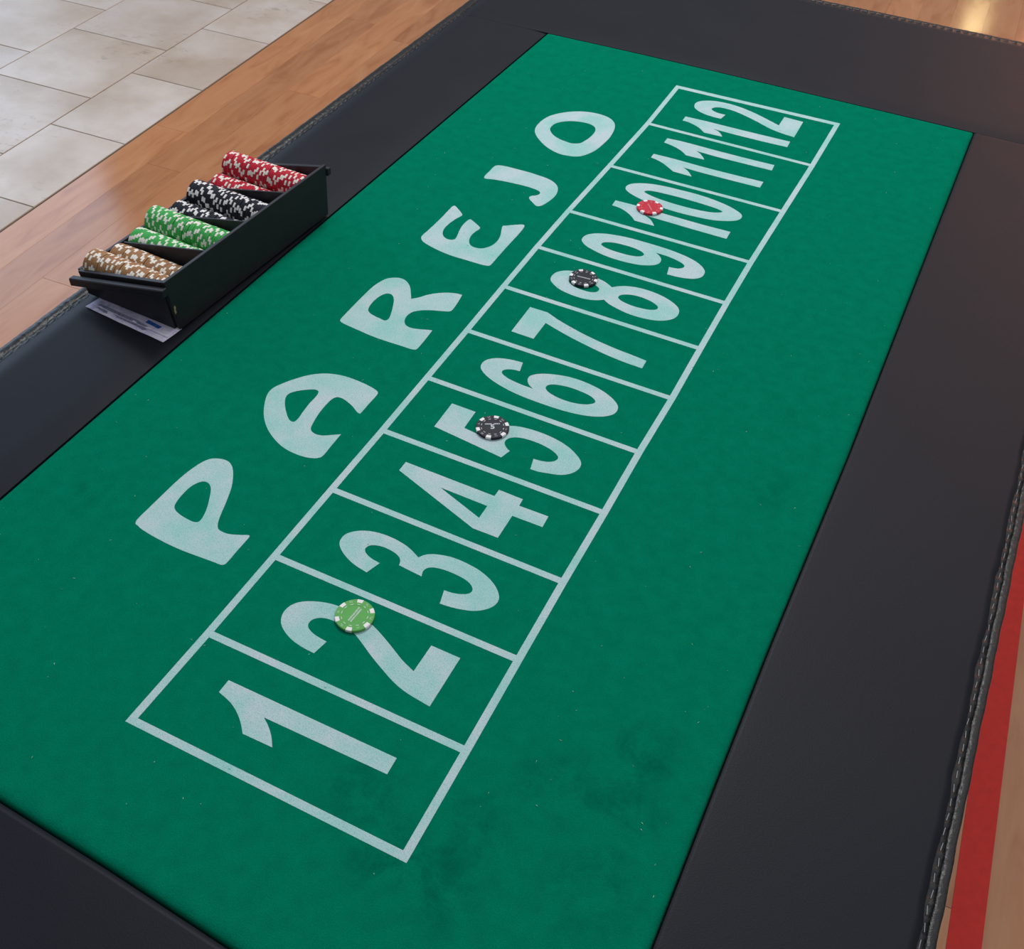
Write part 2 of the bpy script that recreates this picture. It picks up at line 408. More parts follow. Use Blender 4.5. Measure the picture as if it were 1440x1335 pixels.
# outlines of the printed characters, millimetres on the felt; a third value marks a sharp corner
GLYPHS = {
 'P': [[(-160.5,187.7),(-156.7,186.3),(-148.4,184.0),(-127.1,181.4),(-107.3,180.3),(-88.6,180.4),(-70.8,181.5),(-53.2,182.6),(-45.6,182.9),(-42.5,184.5),(-41.4,188.0),(-41.8,208.3),(-42.0,228.2),(-43.7,229.9),(-51.3,226.4),(-62.7,221.7),(-70.8,220.8),(-77.4,222.0),(-81.2,225.4),(-85.0,232.1),(-89.1,242.7),(-92.8,253.6),(-97.9,267.3),(-103.0,279.5),(-110.6,292.4),(-119.1,303.4),(-127.3,309.6),(-135.1,311.1),(-143.7,309.2),(-150.2,305.4),(-154.7,299.0),(-158.2,288.0),(-161.0,272.7),(-162.3,254.1),(-162.6,233.2),(-162.9,209.4),(-162.8,192.8)], [(-135.0,272.4),(-128.2,272.1),(-121.3,266.5),(-113.7,254.0),(-106.7,239.8),(-103.0,228.2),(-102.7,221.2),(-106.8,218.3),(-115.8,218.3),(-127.4,220.1),(-135.6,223.0),(-140.1,227.1),(-142.4,234.0),(-143.7,245.6),(-143.2,258.4),(-139.9,267.7)]],
 'A': [[(-42.3,408.9,1),(-50.2,403.5),(-59.5,397.3),(-67.5,395.3),(-74.5,396.8),(-78.7,400.5),(-81.1,406.8),(-84.5,423.2),(-86.0,437.9),(-86.0,452.7),(-84.1,460.3),(-80.5,463.2),(-73.7,463.3),(-65.3,460.8),(-56.0,456.8),(-45.3,450.4),(-42.0,450.2),(-41.4,452.9),(-41.6,470.8),(-41.6,489.0),(-43.2,493.6),(-47.4,496.0),(-58.6,498.6),(-76.4,500.5),(-93.1,500.4),(-108.1,497.6),(-121.3,492.0),(-134.4,481.8),(-146.6,466.3),(-155.7,450.7),(-159.8,440.4),(-159.8,430.3),(-156.4,420.1),(-149.1,406.2),(-141.4,394.8),(-132.2,384.4),(-120.5,374.6),(-106.6,366.2),(-91.3,359.7),(-76.2,356.9),(-60.6,357.1),(-49.3,359.9),(-43.0,364.1),(-41.1,369.2),(-41.6,386.0),(-42.1,403.2)], [(-119.1,458.7),(-112.8,461.9),(-107.5,460.6),(-105.2,452.4),(-105.0,437.6),(-103.4,420.8),(-101.7,408.2),(-102.6,401.6),(-105.8,400.3),(-111.7,402.9),(-119.7,410.2),(-129.2,420.8),(-135.3,430.3),(-137.3,437.3),(-135.4,443.7),(-129.2,451.0)]],
 'R': [[(-161.1,593.5),(-162.3,597.6),(-163.2,629.4),(-163.4,653.9),(-162.9,678.0),(-160.1,693.6),(-155.8,704.2),(-146.5,711.9),(-137.0,714.0),(-127.6,710.8),(-118.1,702.4),(-108.7,688.6),(-102.9,679.4,1),(-95.8,686.9),(-88.4,697.7),(-77.8,708.0),(-66.8,715.2),(-55.8,719.4),(-46.7,720.4,1),(-43.5,699.3),(-42.6,682.7),(-45.0,679.0),(-56.2,674.2),(-68.2,669.4),(-79.2,662.9),(-86.6,655.3),(-89.1,645.6),(-87.9,636.7),(-84.0,629.3),(-78.7,625.2),(-71.5,624.0),(-61.4,626.4),(-50.8,630.6),(-44.4,632.6,1),(-43.2,614.5),(-42.6,593.4),(-43.6,587.8),(-48.2,585.9),(-63.6,585.5),(-84.5,584.7),(-106.3,585.0),(-129.5,587.3),(-148.4,589.4),(-157.8,591.3)], [(-137.4,674.8),(-131.0,675.3),(-123.5,668.2),(-115.0,650.8),(-108.6,633.8),(-107.1,625.1),(-109.9,621.2),(-117.1,622.1),(-126.6,623.3),(-135.8,626.2),(-141.4,631.6),(-144.1,641.0),(-144.7,655.4),(-142.0,668.5)]],
 'E': [[(-164.7,815.6),(-166.0,821.4),(-165.3,837.7),(-164.5,872.2),(-165.2,910.6),(-163.7,915.2),(-159.5,913.7),(-143.4,901.2),(-140.7,897.0),(-141.9,892.1),(-145.0,880.5),(-147.1,864.7),(-146.6,851.7),(-142.9,840.6),(-136.6,833.4),(-129.9,830.7),(-123.3,831.7),(-120.1,835.4),(-120.5,842.2),(-124.3,856.7),(-127.2,872.0),(-127.1,886.7),(-125.2,893.2),(-120.4,891.6),(-103.3,881.6),(-100.9,877.3),(-102.5,869.9),(-103.7,859.7),(-102.4,848.6),(-97.9,838.2),(-91.9,832.2),(-84.6,830.5),(-75.5,832.7),(-68.9,839.8),(-64.8,849.4),(-63.9,862.8),(-66.4,876.7),(-72.3,892.6),(-74.4,900.6),(-70.2,904.0),(-59.8,912.1),(-49.9,918.3),(-46.6,916.5),(-44.9,905.3),(-44.6,888.7),(-45.0,855.7),(-44.9,824.9),(-44.8,804.8),(-46.0,799.7),(-51.1,797.6),(-65.7,796.7),(-84.5,796.4),(-103.5,796.2),(-124.0,798.5),(-143.2,802.9),(-158.1,808.6)]],
 'J': [[(-162.4,1051.7),(-158.4,1055.2),(-148.4,1057.9),(-131.6,1058.6),(-109.3,1059.2),(-90.9,1058.2),(-74.3,1056.2),(-61.1,1051.4),(-51.4,1043.6),(-45.9,1034.7),(-42.4,1022.6),(-41.7,1009.1),(-44.1,993.0),(-47.9,980.4),(-52.1,975.4),(-56.5,975.7),(-64.7,981.6),(-72.5,987.8),(-74.9,992.8),(-73.2,997.3),(-67.1,1002.9),(-65.0,1008.9),(-66.6,1013.5),(-71.2,1016.3),(-80.8,1018.1),(-95.5,1018.6),(-116.9,1017.0),(-134.8,1014.8),(-147.9,1011.9),(-158.7,1008.5),(-162.0,1010.7),(-163.4,1016.6),(-163.4,1031.2),(-163.5,1047.1)]],
 'O': [[(-156.7,1186.0),(-160.4,1196.6),(-161.9,1209.8),(-161.5,1226.9),(-157.5,1244.4),(-149.6,1258.7),(-138.5,1271.7),(-124.3,1283.2),(-108.3,1290.7),(-90.5,1294.1),(-73.2,1292.8),(-60.2,1287.0),(-50.3,1276.9),(-44.5,1264.7),(-40.5,1247.8),(-38.2,1225.2),(-39.1,1202.4),(-41.8,1179.0),(-47.0,1161.7),(-54.6,1147.9),(-62.0,1141.3),(-74.0,1137.5),(-88.2,1136.2),(-105.3,1140.9),(-123.9,1151.1),(-141.3,1165.8),(-151.0,1176.6)], [(-136.5,1202.5),(-138.8,1211.4),(-138.2,1223.2),(-134.1,1232.6),(-126.0,1241.1),(-117.0,1247.5),(-104.7,1252.1),(-91.2,1253.8),(-79.5,1251.3),(-72.2,1245.2),(-68.2,1235.9),(-66.8,1222.9),(-67.7,1207.3),(-70.4,1194.7),(-73.4,1185.6),(-79.2,1180.4),(-87.1,1177.4),(-96.9,1178.5),(-106.9,1180.2),(-118.4,1184.9),(-128.1,1192.0)]],
 '1': [[(47.6,56.4,1),(47.6,71.3,1),(230.9,72.6,1),(231.4,54.8,1),(100.9,53.0,1),(109.1,47.8),(118.2,40.0),(125.7,30.8,1),(93.8,30.1,1),(85.3,38.7),(75.3,46.2),(63.4,52.2)]],
 '2': [[(102.0,134.1,1),(86.7,135.0),(72.1,138.2),(59.3,144.3),(51.6,151.3),(47.6,161.3),(48.7,171.3),(53.8,179.1),(62.0,184.9),(75.1,190.4),(89.2,193.3),(107.9,193.6),(125.0,191.2),(135.9,188.5),(150.4,182.3),(165.5,174.9),(182.6,166.1),(198.1,160.3,1),(198.6,194.3,1),(230.8,194.2,1),(230.9,133.0,1),(215.3,134.7),(202.7,136.5),(188.9,140.3),(171.0,148.0),(151.9,157.3),(133.6,167.3),(120.6,173.3),(106.5,176.0),(97.4,175.6),(90.0,174.9),(82.5,171.9),(78.0,166.8),(77.7,160.6),(82.0,156.0),(90.3,153.0),(97.1,152.0),(105.4,151.3,1)]],
 '3': [[(94.0,244.1,1),(76.7,247.3),(62.3,253.1),(51.8,260.1),(46.5,267.2),(45.9,276.7),(50.3,284.4),(59.8,291.6),(72.6,296.1),(87.0,297.7),(102.9,296.7),(116.9,293.3),(126.0,289.3),(131.6,286.5,1),(134.6,291.3),(139.5,295.8),(149.1,300.0),(163.7,303.2),(179.9,303.1),(195.7,300.9),(209.7,296.1),(222.0,288.7),(230.3,279.4),(232.2,271.4),(229.4,262.9),(222.2,255.1),(213.6,250.0),(201.5,246.3),(191.1,244.4),(181.0,243.4,1),(176.6,260.5,1),(186.2,261.5),(195.9,264.7),(201.5,268.9),(202.5,274.0),(198.3,279.1),(190.8,282.5),(179.8,284.2),(165.1,284.4),(153.0,282.2),(147.1,278.4),(145.1,272.7),(147.1,265.7,1),(118.9,268.0,1),(117.3,273.2),(113.2,277.8),(104.5,281.0),(91.8,282.0),(82.3,280.0),(77.0,276.3),(75.8,270.8),(79.8,266.1),(88.2,262.8),(99.5,261.1,1)]],
 '4': [[(48.1,389.2,1),(48.1,404.4,1),(162.4,403.6,1),(162.5,414.6,1),(192.6,414.0,1),(193.2,403.1,1),(228.7,403.7,1),(229.5,386.4,1),(193.1,386.0,1),(193.4,350.1,1),(163.4,349.7,1)], [(102.5,387.2,1),(162.2,386.4,1),(162.2,366.4,1)]],
 '5': [[(47.7,472.1,1),(46.7,518.2,1),(79.1,518.1,1),(80.2,486.6,1),(114.1,482.7,1),(113.7,494.8),(116.7,506.0),(125.5,514.4),(135.0,518.6),(149.5,521.3),(166.5,521.8),(184.3,520.0),(201.8,515.3),(216.4,507.5),(226.4,498.6),(228.9,489.8),(226.7,480.8),(220.7,473.0),(212.2,467.5),(201.4,464.4),(190.4,461.5),(179.5,460.7,1),(175.6,477.7,1),(186.4,479.0),(194.6,482.1),(199.7,487.5),(200.0,493.1),(194.3,497.9),(184.2,501.8),(169.0,504.1),(153.6,503.7),(142.2,500.8),(135.0,495.1),(133.4,488.4),(135.8,483.4),(140.9,478.8),(145.5,476.7,1),(141.4,462.3,1)]],
 '6': [[(89.0,629.1,1),(92.9,612.1,1),(83.7,610.7),(76.6,607.3),(73.5,603.3),(74.1,599.1),(79.9,594.9),(90.1,591.7),(105.4,589.8),(122.1,589.3,1),(114.0,594.4),(108.8,601.7),(108.3,609.4),(113.1,615.9),(121.8,621.9),(135.2,627.2),(150.7,631.0),(167.3,631.9),(185.0,630.1),(200.6,626.2),(216.1,619.1),(226.5,610.5),(229.7,602.6),(228.6,593.5),(222.8,586.2),(214.4,580.4),(200.4,574.8),(182.8,571.2),(161.5,569.4),(139.2,569.3),(116.3,570.2),(95.0,573.1),(75.2,578.1),(58.6,585.1),(47.9,593.1),(44.2,600.3),(44.4,608.6),(48.7,616.1),(58.6,622.9),(72.6,627.3)], [(135.0,598.9),(135.6,604.4),(140.8,608.7),(150.7,611.8),(164.1,613.4),(178.5,612.6),(190.7,610.3),(198.9,605.5),(200.0,601.4),(196.5,596.7),(190.0,592.5),(180.2,589.5),(168.3,588.1),(155.4,588.9),(144.3,591.7),(137.7,595.3)]],
 '7': [[(47.6,680.2,1),(46.6,739.8,1),(72.2,740.1,1),(92.8,731.8),(113.8,725.3),(137.3,719.2),(162.9,714.4),(187.6,711.1),(208.5,709.4),(227.1,707.3,1),(227.5,690.6,1),(202.8,691.4),(177.2,694.2),(152.0,698.8),(126.0,704.4),(102.2,710.9),(79.9,717.9,1),(80.0,679.6,1)]],
 '8': [[(44.5,810.5),(42.3,820.1),(44.3,830.7),(52.4,839.8),(62.6,844.3),(78.3,846.6),(96.7,845.8),(109.7,843.4),(120.6,838.7),(126.6,834.8,1),(134.2,841.6),(145.0,847.7),(159.7,851.5),(177.0,852.2),(193.9,849.7),(210.6,843.7),(222.7,835.8),(228.2,827.4),(229.4,815.5),(225.7,806.1),(215.2,796.7),(201.7,791.4),(184.1,789.0),(166.8,789.6),(149.4,793.5),(137.7,797.3),(128.1,803.0,1),(120.2,797.2),(110.2,793.3),(96.3,791.4),(79.5,792.6),(64.5,796.2),(52.5,802.9)], [(143.4,817.0),(143.5,822.3),(148.7,827.6),(158.7,831.8),(171.4,832.8),(185.2,830.7),(195.6,826.1),(199.7,822.0),(199.7,817.0),(193.7,812.2),(181.9,809.3),(167.9,808.6),(155.6,810.3),(147.1,813.4)], [(113.2,822.0),(112.6,815.3),(107.0,811.0),(95.9,809.4),(83.5,810.5),(73.6,814.4),(68.3,819.5),(67.7,825.9),(74.5,831.0),(87.4,832.6),(100.3,830.3),(109.6,826.0)]],
 '9': [[(43.7,921.6),(41.8,930.4),(44.6,939.6),(53.1,947.9),(66.7,954.8),(81.5,958.7),(101.1,961.6),(121.6,962.2),(143.6,962.0),(165.8,961.0),(185.5,958.1),(204.5,952.9),(220.4,943.7),(228.4,933.6),(229.7,922.6),(226.3,914.3),(218.8,908.1),(207.7,904.1),(195.8,902.0),(183.5,901.3,1),(179.8,919.6,1),(187.7,920.5),(195.0,923.7),(198.7,929.2),(196.7,934.7),(189.6,938.8),(178.4,942.1),(164.8,944.0),(150.3,944.3,1),(158.0,939.0),(163.5,931.2),(164.3,922.3),(161.1,915.7),(153.4,909.7),(141.2,904.3),(125.1,901.4),(105.2,900.6),(85.5,902.5),(67.5,907.0),(53.1,912.9)], [(72.4,926.2),(73.3,931.8),(80.2,936.6),(90.7,939.7),(106.5,940.8),(120.0,940.0),(131.5,936.7),(136.9,932.0),(136.0,926.9),(129.9,922.2),(119.3,919.7),(105.0,918.9),(90.2,919.5),(78.8,922.0)]],
 '10a': [[(45.8,1032.6,1),(45.0,1048.4,1),(75.2,1049.5),(139.6,1048.6),(186.8,1048.3),(228.8,1049.5,1),(229.4,1028.8,1),(177.9,1029.0),(130.6,1030.0),(99.5,1030.5,1),(110.7,1024.2),(118.5,1016.1),(123.1,1009.5,1),(91.9,1009.2,1),(82.8,1018.2),(71.6,1026.1),(58.1,1031.4)]],
 '10b': [[(45.0,1089.7),(44.5,1097.9),(49.3,1106.7),(61.1,1114.9),(77.0,1121.0),(98.7,1124.7),(124.4,1126.2),(151.8,1126.7),(176.8,1124.1),(201.0,1118.6),(219.2,1111.0),(229.7,1102.5),(231.3,1092.4),(226.4,1083.5),(213.6,1074.9),(195.6,1068.0),(173.4,1064.5),(147.2,1062.6),(121.4,1063.3),(97.8,1066.3),(76.6,1070.8),(59.2,1077.6),(49.3,1083.7)], [(74.5,1094.4),(78.6,1099.4),(89.0,1102.4),(106.4,1103.8),(132.0,1104.8),(154.7,1104.3),(175.9,1103.1),(192.5,1101.0),(200.7,1097.6),(198.1,1093.6),(187.4,1088.0),(171.2,1084.5),(151.1,1082.9),(130.4,1082.7),(110.5,1084.1),(93.3,1086.6),(80.4,1090.4)]],
 '11a': [[(45.9,1198.4,1),(45.6,1211.8,1),(79.1,1212.7),(130.2,1211.4),(179.8,1211.9),(230.3,1213.7,1),(230.5,1194.3,1),(185.8,1193.3),(136.5,1192.9),(102.7,1194.2,1),(111.4,1188.4),(119.2,1180.5),(124.2,1173.5,1),(93.2,1174.0,1),(81.7,1182.4),(68.3,1191.1),(56.2,1196.2)]],
 '11b': [[(47.3,1255.8,1),(46.9,1272.0,1),(74.1,1274.0),(126.2,1273.0),(177.1,1272.7),(230.8,1273.8,1),(231.9,1255.1,1),(182.9,1254.2),(141.1,1253.7),(103.2,1255.3,1),(111.8,1250.1),(119.8,1241.7),(124.5,1234.5,1),(93.8,1233.3,1),(82.6,1243.0),(68.8,1250.2),(57.1,1253.8)]],
 '12a': [[(48.1,1343.7,1),(47.8,1359.8,1),(83.0,1361.4),(135.9,1361.3),(187.8,1361.9),(231.9,1362.8,1),(232.7,1342.3,1),(194.1,1340.8),(142.6,1340.4),(103.9,1341.3,1),(114.1,1337.2),(121.7,1329.7),(126.2,1322.5,1),(94.9,1321.2,1),(83.4,1331.7),(71.3,1338.7),(59.1,1343.1)]],
 '12b': [[(104.0,1382.3,1),(84.6,1382.8),(67.0,1387.2),(54.2,1395.3),(48.5,1403.8),(46.8,1416.4),(51.5,1426.8),(63.1,1435.6),(79.4,1441.4),(102.5,1443.0),(125.4,1439.2),(149.1,1431.8),(173.6,1421.0),(199.0,1409.0,1),(199.1,1443.6,1),(232.7,1442.2,1),(233.6,1381.2,1),(208.6,1384.7),(187.9,1390.7),(163.3,1402.9),(140.9,1412.6),(120.8,1419.8),(102.0,1422.5),(86.4,1420.4),(80.7,1415.8),(78.4,1409.1),(84.1,1403.1),(94.9,1400.1),(106.6,1400.1,1)]],
}
GRID_L = [(-0.9,-0.2),(0.7,106.8),(0.9,218.4),(0.8,328.4),(0.9,437.5),(0.0,546.4),(-0.7,654.3),(-2.1,765.3),(-2.9,875.6),(-2.3,986.0),(0.9,1141.2),(3.7,1304.3),(1.5,1453.8)]
GRID_R = [(279.7,0.2),(279.0,107.6),(277.9,218.4),(277.0,327.3),(277.2,437.2),(276.4,545.3),(277.5,653.7),(276.2,764.1),(275.4,875.6),(275.6,986.9),(278.5,1143.2),(281.7,1302.7),(282.7,1457.9)]

# ------------------------------------------------------------------ floor (structure): planks and tiles
FR = math.radians(2.5)                       # the floor runs 2.5 degrees off the table
FO = Vector((-1.836, 1.648, FLOOR_Z))        # a point on the joint between wood and stone
def floor_matrix(lx, ly, lz=0.0):
    return Matrix.Translation(FO) @ Matrix.Rotation(FR, 4, 'Z') @ Matrix.Translation((lx, ly, lz))

sub = box_obj('floor', (-2.0, 3.66, -2.6, 5.4, -0.030, -0.004), SUBFLOOR)
sub.matrix_world = floor_matrix(0, 0)
tag(sub, 'honey wood plank floor meeting pale stone tiles', None, None, 'structure')

def piece(name, w, l, h, m, bev):
    bm = bmesh.new()
    add_box(bm, -w / 2, w / 2, -l / 2, l / 2, -h, 0, 0)
    es = [e for e in bm.edges if all(v.co.z > -1e-6 for v in e.verts)]
    bmesh.ops.bevel(bm, geom=es, offset=bev, segments=1, affect='EDGES')
    me = bm_mesh(name, bm)
    me.materials.append(m)
    return me

PW, PL = 0.122, 1.20
plank_me = piece('plank', PW - 0.0003, PL - 0.0006, 0.010, WOOD, 0.0003)
inv = sub.matrix_world.inverted()
for i in range(30):
    off = random.random() * PL
    lx = 0.006 + PW * (i + 0.5)
    for j in range(-2, 5):
        ly = (j - 0.5) * PL + off
        o = bpy.data.objects.new('plank', plank_me)
        COL.objects.link(o)
        o.parent = sub
        o.location = (lx, ly, 0.0)

TS = 0.405
tile_me = piece('tile', TS - 0.0035, TS - 0.0035, 0.012, TILE, 0.0012)
half_me = piece('tile', 0.285 - 0.0035, TS - 0.0035, 0.012, TILE, 0.0012)
bed = box_obj('grout_bed', (-2.0, 0.0, -2.6, 5.4, -0.012, -0.0022), GROUT, sub)
# local y of one joint in each row: inner cut row, then full rows outward
rows = [(-0.1445, half_me, 0.245), (-0.4905, tile_me, 0.035), (-0.8955, tile_me, 0.215), (-1.3005, tile_me, 0.09), (-1.7055, tile_me, 0.30)]
for lx, me, ph in rows:
    for j in range(-7, 13):
        o = bpy.data.objects.new('tile', me)
        COL.objects.link(o)
        o.parent = sub
        o.location = (lx, ph + TS * (j + 0.5), 0.0)

# red tape line on the wood
bm = bmesh.new()
q = [(0.9072, 0.0), (0.9585, 0.0), (0.8180, 3.2), (0.7670, 3.2)]
vs_ = [bm.verts.new((x, y, FLOOR_Z + 0.0008)) for x, y in q] + [bm.verts.new((x, y, FLOOR_Z + 0.0001)) for x, y in q]
bm.faces.new(vs_[:4])
for i in range(4):
    bm.faces.new((vs_[i], vs_[(i + 1) % 4], vs_[4 + (i + 1) % 4], vs_[4 + i]))
tape = link('floor_tape', bm_mesh('floor_tape', bm), TAPE)
tag(tape, 'straight strip of red tape on the wood floor beside the table', 'tape')

# ------------------------------------------------------------------ gaming table
table = empty('gaming_table', (0.095, 0.72, FLOOR_Z))
TINV = Vector((-0.095, -0.72, -FLOOR_Z))
tag(table, 'long gaming table with green printed felt and padded black vinyl border', 'table')

def tpart(name, me, m, smooth=False, parent=None):
    """part given in world metres, parented to the table (or one of its parts)"""
    o = link(name, me, m, parent or table, smooth=smooth)
    if parent is None:
        o.location = TINV
    return o

XL, XR, YN, YF = -0.492, 0.6875, -0.535, 1.978      # outer edge of the padding
# --- felt panel with soft rolled edge
outline = [(-0.316, -0.1055), (0.0679, -0.1216), (0.2026, -0.1297), (0.4965, -0.1440),
           (0.4960, 0.1700), (0.4965, 0.3460), (0.5010, 0.6581), (0.5015, 1.1173), (0.5020, 1.5559),
           (0.4051, 1.5566), (0.2317, 1.5578), (0.0268, 1.5592), (-0.1066, 1.5588), (-0.3034, 1.5546),
           (-0.3092, 1.0893), (-0.3150, 0.6901), (-0.3165, 0.4430), (-0.3160, 0.1497)]
def inset(pts, d):
    n = len(pts)
    res = []
    for i in range(n):
        a, b, c_ = (Vector(pts[(i + k) % n]) for k in (-1, 0, 1))
        e1, e2 = (b - a).normalized(), (c_ - b).normalized()
        n1, n2 = Vector((-e1.y, e1.x)), Vector((-e2.y, e2.x))
        bis = (n1 + n2).normalized()
        res.append(b + bis * d / max(0.3, bis.dot(n1)))
    return res
def dense(pts, step=0.03):
    res = []
    n = len(pts)
    for i in range(n):
        a, b = Vector(pts[i]), Vector(pts[(i + 1) % n])
        k = max(1, int((b - a).length / step))
        res += [tuple(a.lerp(b, t / k)) for t in range(k)]
    return res
bm = bmesh.new()
dp = dense(outline)
rings = []
for d, z in ((0.0, -0.022), (0.0, -0.0065), (0.0012, -0.0035), (0.0035, -0.0014), (0.008, -0.0003), (0.014, 0.0)):
    rings.append([bm.verts.new((v[0], v[1], z)) for v in inset(dp, d)])
for a, b in zip(rings, rings[1:]):
    for i in range(len(a)):
        j = (i + 1) % len(a)
        bm.faces.new((a[i], a[j], b[j], b[i]))
bm.faces.new(rings[-1])
felt = tpart('felt_panel', bm_mesh('felt_panel', bm), FELT, smooth=True)
felt['label'] = 'green felt panel with white printed letters and numbers'

# --- print on the felt
ZP0, ZP1 = -0.0002, 0.00022
def printed(name, label, key):
    loops = [[q * 0.001 for q in spline(lp)] for lp in GLYPHS[key]]
    o = flat_shape(name, loops, ZP0, ZP1, PRINT, felt)
    o['label'] = label
for ch in 'PAREJO':
    printed('printed_letter', 'white printed letter ' + ch, ch)
for ch in '123456789':
    printed('printed_digit', 'white printed number ' + ch, ch)
for key, d, n in (('10a', '1', '10'), ('10b', '0', '10'), ('11a', 'first 1', '11'), ('11b', 'second 1', '11'), ('12a', '1', '12'), ('12b', '2', '12')):
    printed('printed_digit', 'white printed digit %s of the number %s' % (d, n), key)
def grid_line(pts_a, pts_b):
    loop = [Vector(q) * 0.001 for q in pts_a] + [Vector(q) * 0.001 for q in reversed(pts_b)]
    flat_shape('grid_line', [loop], ZP0, ZP1, PRINT, felt)
GL, GR = GRID_L, GRID_R
LW = 8.0
full_l = [(GL[0][0], -8.0)] + GL + [(GL[-1][0], 1464.5)]
full_r = [(GR[0][0], -8.2)] + GR + [(GR[-1][0], 1468.5)]
grid_line([(x - LW, y) for x, y in full_l], full_l)
grid_line(full_r, [(x + LW, y) for x, y in full_r])
grid_line([GL[0], GR[0]], [(GL[0][0], -8.0), (GR[0][0], -8.2)])
grid_line([(GL[-1][0], 1464.5), (GR[-1][0], 1468.5)], [GL[-1], GR[-1]])
for a, b in list(zip(GL, GR))[1:-1]:
    h = 3.9
    ym = (a[1] + b[1]) / 2
    grid_line([(a[0], a[1] + h), (b[0], b[1] + h)], [(a[0], a[1] - h), (b[0], b[1] - h)])

# --- lint specks caught on the felt
bm = bmesh.new()
for k in range(230):
    x, y = random.uniform(-0.30, 0.49), random.uniform(-0.11, 1.54)
    a = random.uniform(0, math.pi)
    l, w_ = random.uniform(0.0004, 0.0016) * (1 + y * 0.3), random.uniform(0.00018, 0.0004)
    d = Vector((math.cos(a), math.sin(a), 0)) * l
    s = Vector((-math.sin(a), math.cos(a), 0)) * w_
    c0 = Vector((x, y, 0.0005))
    up = Vector((0, 0, 0.0004))
    ps = [bm.verts.new(q) for q in (c0 - d, c0 + s + up, c0 + d, c0 - s + up * 0.5)]
    bm.faces.new(ps[:3])
    bm.faces.new((ps[0], ps[2], ps[3]))
lint = tpart('lint', bm_mesh('lint', bm), LINT, parent=felt)
lint['kind'] = 'stuff'

# --- padded border
def steps(a, b, ra, rb, n=24):
    """sample positions from a to b, dense within ra of a and rb of b"""
    t = [a + ra * (1 - math.cos(k / 8 * math.pi / 2)) for k in range(8)]
    t += [a + ra + (b - rb - a - ra) * k / n for k in range(n)]
    t += [b - rb * (math.cos(k / 8 * math.pi / 2)) for k in range(9)]
    return t
def lerp_tab(tab, t):
    if t <= tab[0][0]:
        (a, va), (b_, vb_) = tab[0], tab[1]
    elif t >= tab[-1][0]:
        (a, va), (b_, vb_) = tab[-2], tab[-1]
    else:
        for (a, va), (b_, vb_) in zip(tab, tab[1:]):
            if a <= t <= b_:
                break
    return va + (vb_ - va) * (t - a) / (b_ - a)
GAP = 0.0013
FELT_L = [(y, x - GAP) for x, y in ((-0.316, -0.1055), (-0.3160, 0.1497), (-0.3165, 0.4430), (-0.3150, 0.6901), (-0.3092, 1.0893), (-0.3034, 1.5546))]
FELT_R = [(y, x + GAP) for x, y in ((0.4965, -0.1440), (0.4960, 0.1700), (0.4965, 0.3460), (0.5010, 0.6581), (0.5015, 1.1173), (0.5020, 1.5559))]
FELT_N = [(x, y - GAP) for x, y in ((-0.316, -0.1055), (0.0679, -0.1216), (0.2026, -0.1297), (0.4965, -0.1440))]
FELT_F = [(x, y + GAP) for x, y in ((-0.3034, 1.5546), (-0.1066, 1.5588), (0.0268, 1.5592), (0.2317, 1.5578), (0.4051, 1.5566), (0.5020, 1.5559))]
def pad(name, bx0, bx1, by0, by1, rads, drops, label, wave=()):
    """cushion between four borders; a border is a number or a table along the other axis"""
    val = lambda q, t: lerp_tab(q, t) if isinstance(q, list) else q
    mean = lambda q: sum(v for _, v in q) / len(q) if isinstance(q, list) else q
    rx0, rx1, ry0, ry1 = rads
    dx0, dx1, dy0, dy1 = drops
    W, H = mean(bx1) - mean(bx0), mean(by1) - mean(by0)
    xs, ys = steps(0, W, rx0, rx1, 70 if W > 1 else 14), steps(0, H, ry0, ry1, 90 if H > 1 else 20)
    def rd(d, r, dr):
        if d >= r:
            return 0.0
        u = 1 - max(0.0, d) / r
        return dr * u * u
    bm = bmesh.new()
    g = []
    for v in ys:
        row = []
        for u in xs:
            z = -rd(u, rx0, dx0) - rd(W - u, rx1, dx1) - rd(v, ry0, dy0) - rd(H - v, ry1, dy1)
            ya, xa = mean(by0) + v, mean(bx0) + u
            for _ in range(2):
                x_lo, x_hi = val(bx0, ya), val(bx1, ya)
                px = x_lo + (x_hi - x_lo) * u / W
                y_lo, y_hi = val(by0, px), val(by1, px)
                ya = y_lo + (y_hi - y_lo) * v / H
            py = ya
            if 'x1' in wave:
                f = max(0.0, 1 - (W - u) / 0.02)
                px += f * (0.0008 * math.sin(py * 2 * math.pi / 0.043) + 0.0009 * math.sin(py * 2 * math.pi / 0.117 + 1))
            if 'x0' in wave:
                f = max(0.0, 1 - u / 0.02)
                px += f * 0.0006 * math.sin(py * 2 * math.pi / 0.09)
            if 'y1' in wave:
                f = max(0.0, 1 - (H - v) / 0.02)
                py += f * 0.0010 * math.sin(px * 2 * math.pi / 0.07)
            row.append(bm.verts.new((px, py, max(z, -0.017))))
        g.append(row)
    for a, b in zip(g, g[1:]):
        for i in range(len(a) - 1):
            bm.faces.new((a[i], a[i + 1], b[i + 1], b[i]))
    ring_set = set(g[0] + g[-1] + [r[0] for r in g] + [r[-1] for r in g])
    for e in bm.edges:
        if e.verts[0] in ring_set and e.verts[1] in ring_set and len(e.link_faces) == 1:
            e.smooth = False
    per = g[0] + [r[-1] for r in g[1:]] + g[-1][-2::-1] + [r[0] for r in g[-2:0:-1]]
    low = [bm.verts.new((v.co.x, v.co.y, -0.022)) for v in per]
    n = len(per)
    for i in range(n):
        bm.faces.new((per[i], low[i], low[(i + 1) % n], per[(i + 1) % n]))
    o = tpart(name, bm_mesh(name, bm), VINYL, smooth=True)
    o['label'] = label
    return o
up = lambda tab, d: [(t, v + d) for t, v in tab]
